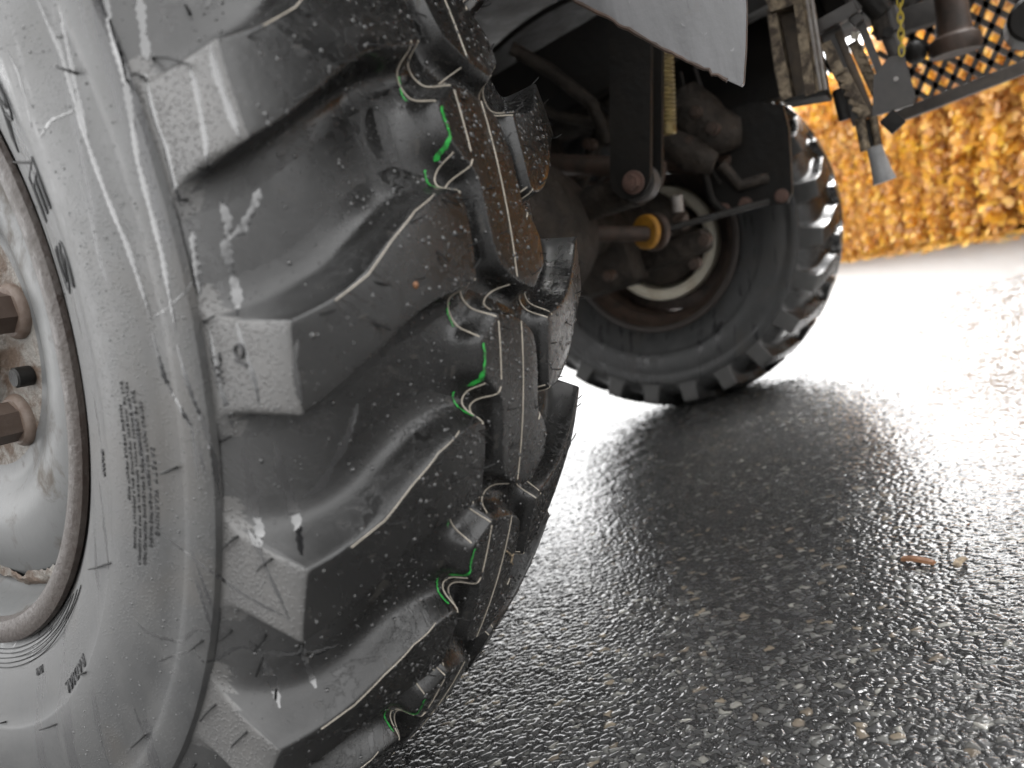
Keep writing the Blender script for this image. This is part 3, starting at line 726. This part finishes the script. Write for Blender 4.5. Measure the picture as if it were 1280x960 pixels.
# far side wheel arch
mb = MB(); vs = []; fs = []
for x in (1.42, 2.08):
    vs += [(x, y, z) for y, z in arc] + [(x, y, z) for y, z in arc2]
for i in range(m - 1):
    fs += [(i, i + 1, 2 * m + i + 1, 2 * m + i), (m + i + 1, m + i, 3 * m + i, 3 * m + i + 1), (i + 1, i, m + i, m + i + 1), (2 * m + i, 2 * m + i + 1, 3 * m + i + 1, 3 * m + i)]
mb.add(vs, fs); part('added_arch', mb, 'dark')
mb = MB(); mb.prism([at(u, v, 1.62) for u, v in [(800, -60), (1075, -60), (1050, 20), (985, 118), (940, 132), (860, 150), (800, 120)]], (.05, 0, 0)); part('inner_panel', mb, 'dark')
# grey sheet hanging behind the near tyre
px = [(690, -30), (720, 2), (760, 22), (800, 45), (840, 66), (880, 86), (915, 103), (926, 108), (929, 104), (932, 60), (933, 10), (930, -40)]
poly = [at(u, v, .34 + .0000 * v) for u, v in px]
mb = MB(); mb.prism(poly, (.007, 0, 0)); part('splash_plate', mb, 'plate', angle=30)
mb = MB()
edge = [at(u + rng.normal() * .6, v + rng.normal() * .8, .341) for a, b in zip(px[:6], px[1:7]) for k in range(6) for u, v in [(a[0] + (b[0] - a[0]) * k / 6, a[1] + (b[1] - a[1]) * k / 6)]]
mb.tube(edge, [.0016 + .0010 * rng.random() for _ in edge], 7); part('plate_rim', mb, 'brown')
# hanging shackle with its pivot bolt
x0 = .92
def strap(u0, u1, v0, v1, x, thk, round_=True):
    c = at((u0 + u1) / 2, v1, x); a = at((u0 + u1) / 2, v0, x)
    wv = (at(u1, v1, x) - at(u0, v1, x)).length / 2; ax = (a - c).normalized(); sv = ax.cross(X).normalized()
    pl = [a + sv * wv, a - sv * wv] + [c + (-sv * math.cos(t) - ax * math.sin(t)) * wv for t in np.linspace(0, math.pi, 14)]
    return pl
mb = MB(); mb.prism(strap(762, 812, 20, 222, x0, 0), (.014, 0, 0)); part('shackle_plate', mb, 'dark', angle=30)
mb = MB(); mb.prism(strap(774, 826, 20, 220, x0 + .050, 0), (.014, 0, 0)); part('shackle_plate', mb, 'dark', angle=30)
bc = at(792, 228, x0)
mb = MB(); mb.cyl(bc + X * .015, bc + X * .052, .036, 28); part('bushing', mb, 'bracket')
mb = MB(); mb.cyl(bc - X * .004, bc + X * .002, .022, 24, .001); mb.tube([bc - X * .003, bc - X * .020], .0150, 6); mb.cyl(bc - X * .018, bc - X * .024, .008, 14); part('pivot_bolt', mb, 'bolt', angle=25)
# coil of the spring showing behind the shackle
a = at(829, 40, 1.05); b = at(834, 158, 1.05); ax = (b - a).normalized(); u_ = X; v_ = ax.cross(u_).normalized(); n_t = 22
mb = MB(); mb.tube([a.lerp(b, k / (n_t * 12)) + (u_ * math.cos(k * math.pi / 6) + v_ * math.sin(k * math.pi / 6)) * .0155 for k in range(n_t * 12 + 1)], .0042, 7)
mb.cyl(a, b, .0135, 16); mb.cyl(b - ax * .004, b + ax * .016, .018, 20, .002); part('threaded_rod', mb, 'brass', angle=40)
# tie rod, ochre ring and damper rod
r1 = at(690, 293, 1.18); r2 = at(815, 292, 1.30); r3 = at(835, 286, 1.32); r4 = at(960, 252, 1.5)
mb = MB(); mb.tube([r1, r1.lerp(r2, .97)], [.020, .0185], 20); part('tie_rod', mb, 'brown')
dr = (r3 - r2).normalized(); 
def washer(c, d, ro, ri, th, name, mat):
    u = d.orthogonal().normalized(); q = d.cross(u); vs = []; k_ = 40
    for (r, s) in ((ri, -th), (ro * .92, -th), (ro, -th * .6), (ro, th * .6), (ro * .92, th), (ri, th)):
        vs += [c + (u * math.cos(2 * math.pi * j / k_) + q * math.sin(2 * math.pi * j / k_)) * r + d * s for j in range(k_)]
    fs = [(i * k_ + j, i * k_ + (j + 1) % k_, ((i + 1) % 6) * k_ + (j + 1) % k_, ((i + 1) % 6) * k_ + j) for i in range(6) for j in range(k_)]
    m_ = MB(); m_.add(vs, fs); return part(name, m_, mat, angle=30)
da = (at(790, 292, 1.30) - at(830, 288, 1.36)).normalized()
da = (da + Vector((-.75, -.1, 0))).normalized()
washer(at(808, 290, 1.30), da, .042, .014, .009, 'ochre_ring', 'ochre')
washer(at(818, 290, 1.325), da, .047, .012, .010, 'clamp_ring', 'brown')
mb = MB(); mb.tube([at(826, 287, 1.33), r3, r3.lerp(r4, .5), r4], .0085, 16); part('damper_rod', mb, 'dark')
# black guard plate with bolts in front of the far wheel
gp = [(886, 180), (905, 142), (940, 128), (978, 130), (986, 160), (990, 240), (984, 254), (972, 256), (930, 262), (900, 272), (884, 250)]
mb = MB(); mb.prism([at(u, v, 1.50) for u, v in gp], (.02, 0, 0)); part('guard_plate', mb, 'dark', angle=30)
for u, v in ((977, 245), (932, 255), (905, 262)):
    c = at(u, v, 1.50); mb = MB(); mb.cyl(c + X * .002, c - X * .006, .017, 24, .001); mb.tube([c - X * .005, c - X * .016], .011, 6); part('plate_bolt', mb, 'bolt', angle=25)
# knuckle casting, links and hoses in the dark between
def blob(name, pts, rads, mat, n=18):
    m_ = MB(); m_.tube(pts, rads, n); part(name, m_, mat, angle=60)
blob('steering_knuckle', [at(850, 120, 1.45), at(870, 150, 1.45), at(895, 168, 1.47), at(925, 165, 1.49)], [.05, .07, .065, .035], 'grime')
blob('steering_knuckle_arm', [at(835, 175, 1.40), at(865, 195, 1.40), at(893, 205, 1.41)], [.035, .042, .026], 'grime')
blob('link_arm', [at(690, 205, 1.30), at(770, 208, 1.30), at(830, 218, 1.32)], [.026, .024, .03], 'brown')
blob('link_arm', [at(690, 275, 1.05), at(745, 252, 1.05), at(800, 238, 1.0)], [.03, .036, .03], 'grime')
blob('axle_arm', [at(700, 150, 1.5), at(760, 140, 1.5), at(830, 190, 1.6)], [.06, .05, .045], 'grime')
blob('brake_hose', [at(905, 168, 1.44), at(890, 180, 1.43), at(880, 215, 1.43), at(890, 250, 1.46), at(908, 268, 1.48)], [.010] * 5, 'dark', 12)
blob('brake_hose', [at(640, 60, 1.2), at(690, 90, 1.25), at(740, 130, 1.3), at(760, 180, 1.3)], [.016] * 4, 'grime', 12)
blob('brake_hose', [at(640, 120, 1.3), at(700, 145, 1.35), at(770, 160, 1.4)], [.014] * 3, 'grime', 12)
blob('grease_fitting', [at(846, 245, 1.35), at(848, 265, 1.35)], [.014, .014], 'pale', 14)
mb = MB(); c = at(850, 270, 1.4); mb.tube([c, c + Vector((.02, 0, -.03))], [.02, .012], 12); part('drain_plug', mb, 'washer')
mb = MB(); mb.box(at(845, 312, 1.55), (.10, .20, .07), bev=.03); part('hub_carrier', mb, 'grime')
mb = MB(); mb.box(at(760, 330, 1.5), (.16, .2, .16), bev=.04); part('diff_cover', mb, 'grime')

for nm, a, b, r, mt in [('air_line', (700, 60), (765, 190), .007, 'bracket'), ('air_line', (712, 55), (772, 150), .006, 'dark'), ('brake_pipe', (650, 175), (760, 235), .006, 'brown'), ('cable', (850, 90), (900, 230), .006, 'dark'),
        ('cable', (868, 84), (925, 190), .005, 'bracket'), ('strut', (720, 240), (765, 120), .020, 'grime'), ('strut', (655, 70), (700, 200), .024, 'grime'), ('link_pin', (905, 196), (925, 190), .016, 'brown'), ('steering_arm', (900, 205), (960, 222), .014, 'grime')]:
    xx = 1.36 + .2 * rng.random(); p, q = at(*a, xx), at(*b, xx + .05); mid_ = p.lerp(q, .5) + Vector((0, .02, -.03)); blob(nm, [p, p.lerp(mid_, .6), mid_, mid_.lerp(q, .5), q], [r] * 5, mt, 12)
for u, v in ((735, 180), (748, 205), (870, 140), (890, 160), (862, 178), (720, 215), (740, 300), (880, 300), (868, 330), (760, 345)):
    c = at(u, v, 1.34 if u < 800 else 1.38); m_ = MB(); m_.cyl(c + X * .03, c - X * .004, .015, 18, .001); m_.tube([c, c - X * .014], .0095, 6); part('flange_bolt', m_, 'brown', angle=25)
# ------------------------------------------------------------------ the frame bracket, nozzle and grate on the right
xb = 1.02
def face(px, x, dx): return [at(u, v, x) for u, v in px], (dx, 0, 0)
mb = MB(); mb.prism(*face([(958, 12), (1010, -8), (1014, 100), (1032, 118), (978, 126), (968, 90)], xb + .05, .05)); part('channel_back', mb, 'darkwood', angle=30)
mb = MB(); mb.prism(*face([(960, 20), (970, 16), (990, 120), (976, 127), (970, 95)], xb, .07)); part('channel_flange', mb, 'wood', angle=30)
mb = MB(); mb.prism(*face([(992, 6), (1003, 2), (1020, 116), (1007, 120)], xb, .05)); part('channel_flange', mb, 'wood', angle=30)
mb = MB(); mb.prism(*face([(1001, 0), (1013, -4), (1033, 112), (1021, 117)], xb + .015, .06)); part('channel_web', mb, 'wood', angle=30)
for du in (9, 15):
    mb = MB(); mb.tube([at(999 + du, -6, xb - .004), at(1017 + du, 112, xb - .004)], .0030, 10); part('channel_rod', mb, 'pale')
mb = MB(); mb.prism(*face([(950, -20), (1003, -30), (1004, 2), (962, 15)], xb + .01, .08)); part('channel_cap', mb, 'wood', angle=30)
mb = MB(); mb.prism(*face([(976, 124), (1034, 112), (1033, 119), (981, 128)], xb + .005, .08)); part('channel_foot', mb, 'dark', angle=30)
# slotted holder plate
outer = [(1022, 32), (1068, 18), (1118, 55), (1143, 118), (1140, 132), (1086, 148), (1066, 160)]
mb = MB()
mb.prism(*face([(1022, 32), (1048, 26), (1064, 70), (1092, 142), (1066, 158)], xb + .06, .012))
mb.prism(*face([(1066, 20), (1078, 20), (1108, 96), (1100, 104)], xb + .055, .014))
mb.prism(*face([(1092, 96), (1110, 72), (1130, 66), (1144, 118), (1141, 130), (1090, 146)], xb + .05, .014)); part('holder_plate', mb, 'bracket', angle=30)
mb = MB(); mb.bar(at(1022, 36, xb + .04), at(1070, 10, xb + .04), .022, .03, X); part('holder_arm', mb, 'bracket')
mb = MB(); mb.bar(at(1060, 12, xb + .05), at(1075, 30, xb + .05), .018, .03, X); part('holder_lug', mb, 'bracket')
# toothed racks
def rack(u0, v0, u1, v1, wid, n, mat, tooth, x, du):
    m_ = MB(); a, b = at(u0, v0, x), at(u1, v1, x); m_.bar(a, b, .018, wid, X)
    for k in range(n):
        f = (k + .5) / n; c = a.lerp(b, f); s = (at(u0 + 10, v0 + 3, x) - a).normalized() * (1 if du > 0 else -1)
        m_.box(c + s * tooth * .7, (.016, tooth, (b - a).length / n * .45), Matrix((X, s, X.cross(s))).transposed(), .001)
    part('toothed_rack', m_, mat, angle=30)
rack(1052, 88, 1082, 146, .010, 6, 'wood', .016, xb + .03, -1)
rack(1066, 52, 1100, 124, .007, 7, 'wood', .010, xb + .075, 1)
mb = MB(); mb.prism(*face([(1026, 56), (1038, 50), (1056, 88), (1042, 96)], xb + .02, .03)); part('rack_block', mb, 'wood', angle=30)
mb = MB(); mb.bar(at(1048, 40, xb + .06), at(1092, 150, xb + .06), .012, .014, X); part('rack_guide', mb, 'darkwood')
mb = MB(); mb.cyl(at(1047, 112, xb + .05), at(1056, 150, xb + .05), .010, 16, .002); part('rack_pin', mb, 'dark')
# cream tags in the slot
for k, (u, v, s) in enumerate([(1069, 45, 10), (1077, 60, 8), (1083, 73, 7), (1088, 84, 6), (1092, 95, 6), (1098, 118, 7)]):
    c = at(u, v, xb + .10); q = .00135 * s
    mb = MB(); mb.box(c, (.008, q, q * .9), Matrix.Rotation(.5, 3, 'X'), .002); part('cream_tag', mb, 'creamrim')
# nozzle
mb = MB(); mb.tube([at(1074, 148, xb + .05), at(1082, 188, xb + .05)], .0085, 14); mb.tube([at(1092, 146, xb + .05), at(1098, 186, xb + .05)], .0065, 14); part('nozzle_stem', mb, 'wood')
mb = MB(); mb.cyl(at(1083, 150, xb + .07), at(1089, 184, xb + .07), .010, 14); part('nozzle_core', mb, 'dark')
na, nb = at(1093, 184, xb + .05), at(1106, 227, xb + .05)
mb = MB(); mb.tube([na, na.lerp(nb, .3), na.lerp(nb, .75), nb], [.0125, .0135, .0165, .0195], 24); part('nozzle', mb, 'nozzle', angle=40)
mb = MB(); mb.bar(at(1108, 145, xb + .05), at(1124, 160, xb + .05), .028, .02, X); part('nozzle_mount', mb, 'dark')
for (u0, v0, u1, v1, r, mt) in [(1108, 35, 1122, 70, .013, 'bracket'), (1100, 20, 1108, 46, .016, 'grime'), (1112, 10, 1120, 40, .014, 'bracket'), (1118, 50, 1124, 72, .007, 'wood'), (1080, -10, 1106, 20, .02, 'dark'), (1055, -20, 1075, 14, .012, 'bracket')]:
    mb = MB(); mb.cyl(at(u0, v0, xb + .07), at(u1, v1, xb + .07), r, 18, .002); part('clamp_fitting', mb, mt)
mb = MB(); mb.cyl(at(1110, 40, xb + .04), at(1110, 40, xb + .055), .009, 6); part('holder_bolt', mb, 'dark', angle=25)
mb = MB(); c = at(1120, 99, xb + .05); mb.cyl(c, c - X * .004, .004, 12); part('holder_rivet', mb, 'pale')
# yellow chain
pts = [at(1124, -25, xb + .03), at(1127, 68, xb + .03)]; n = 9; d = (pts[1] - pts[0]); L = d.length / n; d.normalize()
for k in range(n):
    c = pts[0] + d * L * (k + .5); s = X if k % 2 else X.cross(d).normalized(); mb = MB()
    ring = [c + d * math.sin(t) * L * .72 + s * math.cos(t) * .0042 for t in np.linspace(0, 2 * math.pi, 17)]
    mb.tube(ring, .0014, 6); part('chain_link', mb, 'chain')
# step grate with diamond openings, in the plane of the truck's far side
xg = 1.72
A0, A1 = at(1120, 147, xg), at(1420, 46, xg)
yv = Vector((0, (A1 - A0).y, 0)); Lg = abs(yv.y); zb = A0.z; yb = A0.y
step = empty('step_grate', (xg, yb, zb), truck)
def gpt(s, z, x=0): return (x, -s, z)
mb = MB(); mb.box((.0, -Lg / 2, .0), (.03, Lg, .030), bev=.003); mb.build('step_frame', MAT['grate'], step)
cw, ch = .0385, .052; mb = MB(); nx = int(Lg / cw) + 1
for j in range(-1, 7):
    for i in range(-1, nx):
        for off in (0, 1):
            s = i * cw + off * cw / 2; z = .012 + j * ch + off * ch / 2
            if z < .0: continue
            for sg in (-1, 1):
                if 0 < s < Lg and z + ch / 2 < .30:
                    mb.bar(gpt(s, z), gpt(s + sg * cw / 2, z + ch / 2), .012, .0095, (1, 0, 0), 0)
mb.build('expanded_mesh', MAT['grate'], step, smooth=False)
# pipes and shapes standing in front of the grate
p0, p1 = at(1186, -30, xg - .2), at(1194, 60, xg - .2)
mb = MB(); mb.tube([p0, p0.lerp(p1, .55), p0.lerp(p1, .8), p0.lerp(p1, .86), p1, p1 + (p1 - p0).normalized() * .012], [.031, .032, .036, .048, .052, .047], 28); part('exhaust_pipe', mb, 'brown', angle=40)
mb = MB(); c = at(1145, 66, xg - .2)
mb.tube([c + Vector((-.01, .0, .024)), c + Vector((-.008, 0, .018)), c, c + Vector((0, 0, -.016)), c + Vector((0, 0, -.023))], [.006, .018, .026, .018, .006], 20); part('ball_end', mb, 'dark', angle=60)
mb = MB(); c = at(1290, 28, xg - .25); mb.cyl(c + Vector((-.05, 0, 0)), c + Vector((.05, 0, 0)), .045, 28, .006); part('end_cap', mb, 'dark', angle=40)
mb = MB(); mb.box((xg - .05, -1.02, .93), (.16, .75, .16), bev=.01); part('step_support', mb, 'dark')
mb = MB(); mb.bar(at(1128, 28, xg - .1), at(1170, 14, xg - .1), .05, .05, X); part('step_bracket', mb, 'bracket')

# ------------------------------------------------------------------ hedge
ha, hb_ = gnd(1060, 325), gnd(1280, 290); hd = (ha - hb_).normalized(); hn = Vector((-hd.y, hd.x, 0))
if hn.dot(CAM - hb_) > 0: hn = -hn     # hn points away from the viewer
hedge = tag(empty('hedge', hb_), 'clipped beech hedge in orange autumn leaf along the far road edge', 'hedge')
def leaves(n, s0, s1, hmax):
    s = rng.uniform(s0, s1, n); hm = hmax + .10 * np.clip(s, 0, 12); z = hm * (rng.random(n) ** .9) * (1 + .03 * np.sin(s * 5)); dep = np.abs(rng.normal(size=n)) * .20 + .06 * np.sin(s * 9 + z * 7) + .05 * np.sin(s * 23 - z * 17)
    topm = rng.random(n) < .12; dep = np.where(topm, rng.uniform(0, .9, n), dep); z = np.where(topm, hm + rng.normal(size=n) * .05, z)
    # rounded foot: the hedge stands back a little near the ground
    dep = dep + .10 * np.exp(-z / .10)
    C = np.array(hd)[None] * s[:, None] + np.array(hn)[None] * dep[:, None] + np.array([0, 0, 1.])[None] * z[:, None]
    N = rng.normal(size=(n, 3)) * .75 - np.array(hn) * .7 + np.array([0, 0, .45]); N /= np.linalg.norm(N, axis=1)[:, None]
    U = np.cross(N, rng.normal(size=(n, 3))); U /= np.linalg.norm(U, axis=1)[:, None]; W = np.cross(N, U)
    L = rng.uniform(.030, .058, n)[:, None]; B = L * .58
    fold = N * L * .14
    V = np.stack([C - U * L, C - U * L * .3 + W * B + fold, C + U * L * .45 + W * B * .8 + fold, C + U * L, C + U * L * .45 - W * B * .8 + fold, C - U * L * .3 - W * B + fold], 1)
    Q = np.arange(n)[:, None, None] * 6 + np.array([[0, 1, 2, 3], [0, 3, 4, 5]])[None]
    return V.reshape(-1, 3), Q.reshape(-1, 4)
def leaf_mesh(name, V, Q, mat, parent, kind='stuff'):
    me = bpy.data.meshes.new(name); me.vertices.add(len(V)); me.vertices.foreach_set('co', V.ravel().astype(np.float32))
    me.loops.add(Q.size); me.loops.foreach_set('vertex_index', Q.ravel().astype(np.int32)); me.polygons.add(len(Q))
    me.polygons.foreach_set('loop_start', np.arange(0, Q.size, 4, dtype=np.int32)); me.update(); me.materials.append(mat)
    o = bpy.data.objects.new(name, me); COL.objects.link(o); o.parent = parent; o['kind'] = kind; return o
t = NT('beech_leaf'); gi = t.n('ShaderNodeNewGeometry')
cl = t.noise(2.2, 4, .6)
colr = t.ramp(gi.outputs['Random Per Island'], [(0, (.34, .14, .03)), (.2, (.66, .30, .045)), (.5, (.82, .46, .055)), (.8, (.88, .60, .07)), (1, (.68, .36, .16))])
colr = t.mix(t.g(cl, [(.40, 0), (.66, .75)]), colr, (.58, .32, .15))
t.set(Base_Color=colr, Roughness=.45)
tr = t.n('ShaderNodeBsdfTranslucent'); t.l(colr, tr.inputs['Color']); mx = t.n('ShaderNodeMixShader'); mx.inputs[0].default_value = .35
t.l(t.b.outputs[0], mx.inputs[1]); t.l(tr.outputs[0], mx.inputs[2]); t.l(mx.outputs[0], t.t.nodes['Material Output'].inputs[0])
leafm = t.m
V, Q = leaves(118000, -4.9, 12, 1.92); leaf_mesh('foliage', V, Q, leafm, hedge)
mb = MB()
for s in np.arange(-4.8, 12, .28):
    b0 = hd * s + hn * (.30 + .06 * rng.normal()); 
    for j in range(3):
        tip = b0 + hd * rng.normal() * .22 + hn * (rng.normal() * .16 - .02) + Vector((0, 0, 1.2 + .4 * rng.random())); mid_ = b0.lerp(tip, .5) + Vector(rng.normal(size=3)) * .03
        mb.tube([b0 + Vector((0, 0, -.02)), mid_, tip], [.018, .011, .004], 6)
mb.build('branches', m_simple('beech_bark', (.10, .075, .055), .8, var=.4), hedge)
mb = MB(); p0 = hd * -7 + hn * .55; 
mb.box(hd * 3.6 + hn * .52 + Vector((0, 0, .9)), (16.8, .22, 1.78), Matrix((hd, hn, Vector((0, 0, 1)))).transposed(), .05); mb.build('inner_twigs', m_simple('dense_twigs', (.42, .23, .075), .8, var=.6, scale=9, bump=.8, bscale=30, bd=.03), hedge)
# fallen leaves at its foot
n = 2600; s = rng.uniform(-5, 12, n); dep = -np.abs(rng.normal(size=n)) * .16 + .12; L = rng.uniform(.025, .05, n)[:, None]
C = np.array(hb_) + np.array(hd) * s[:, None] + np.array(hn) * dep[:, None] + np.array([0, 0, .006])
a_ = rng.uniform(0, 6.28, n)[:, None]; U = np.concatenate([np.cos(a_), np.sin(a_), rng.normal(size=(n, 1)) * .2], 1); W = np.concatenate([-np.sin(a_), np.cos(a_), rng.normal(size=(n, 1)) * .2], 1)
V = np.stack([C - U * L, C - U * L * .2 + W * L * .6, C + U * L * .5 + W * L * .45, C + U * L, C + U * L * .5 - W * L * .45, C - U * L * .2 - W * L * .6], 1).reshape(-1, 3); V[:, 2] = np.maximum(V[:, 2], -.002) 
Q = (np.arange(n)[:, None, None] * 6 + np.array([[0, 1, 2, 3], [0, 3, 4, 5]])[None]).reshape(-1, 4)
fl = leaf_mesh('fallen_leaves', V, Q, leafm, None); fl['label'] = 'orange leaves fallen in a strip along the foot of the hedge'; fl['category'] = 'leaves'

# ------------------------------------------------------------------ litter on the road
def chip(name, u0, v0, u1, v1, wid, label, mat='chip'):
    a, b = gnd(u0, v0, .002), gnd(u1, v1, .002); d = (b - a); L = d.length; d.normalize(); s = Vector((-d.y, d.x, 0)); vs = []; n = 9
    for k in range(n):
        f = k / (n - 1); w_ = wid * (.75 + .35 * math.sin(2.5 * f + .4) + .12 * rng.normal()) * .5; c = d * L * (f - .5) + Vector((0, 0, .0015 * math.sin(f * 4)))
        vs += [c + s * w_, c + s * w_ * .8 + Vector((0, 0, .0035)), c - s * w_ * .7 + Vector((0, 0, .003)), c - s * w_]
    fs = [(i * 4 + j, i * 4 + (j + 1) % 4, i * 4 + 4 + (j + 1) % 4, i * 4 + 4 + j) for i in range(n - 1) for j in range(4)] + [(3, 2, 1, 0), tuple(range((n - 1) * 4, n * 4))]
    o = obj(name, vs, fs, MAT[mat], angle=30); o.location = (a + b) / 2; tag(o, label, 'wood chip')
chip('wood_chip', 1128, 700, 1168, 704, .007, 'long orange-brown splinter of wood lying on the wet road right of the tyres')
chip('wood_chip', 1195, 710, 1206, 698, .007, 'short pale splinter of wood on the road beside the longer brown one', 'wood')

def crumb(name, u, v, r, label, cat, mat):
    p, n = pix(u, v); 
    if n.dot(NWi @ CAM - p) < 0: n = -n
    p = NW @ (p + n * r * .3); bm = bmesh.new(); bmesh.ops.create_icosphere(bm, subdivisions=2, radius=r)
    for q in bm.verts: q.co *= 1 + .25 * math.sin(q.co.x * 900 + q.co.y * 1300) ; q.co.z *= 1.3
    m_ = MB(); m_.bm(bm); o = m_.build(name, mat); o.location = p; tag(o, label, cat)
crumb('leaf_crumb', 519, 356, .0016, 'tiny orange crumb of leaf stuck on the second big lug of the near tyre', 'leaf crumb', MAT['chip'])
def twig(name, px, label):
    m_ = MB(); pts = []
    for u, v in px:
        p, n = pix(u, v); 
        if n.dot(NWi @ CAM - p) < 0: n = -n
        pts.append(NW @ (p + n * .0012))
    o0 = pts[0].copy(); m_.tube([p - o0 for p in pts], .0008, 6); o = m_.build(name, MAT['wood']); o.location = o0; tag(o, label, 'leaf stalk')
twig('leaf_stalk', [(632, 688), (638, 694), (640, 692), (637, 702), (641, 706)], 'small curled tan leaf stalk stuck on the dark middle tread of the near tyre')
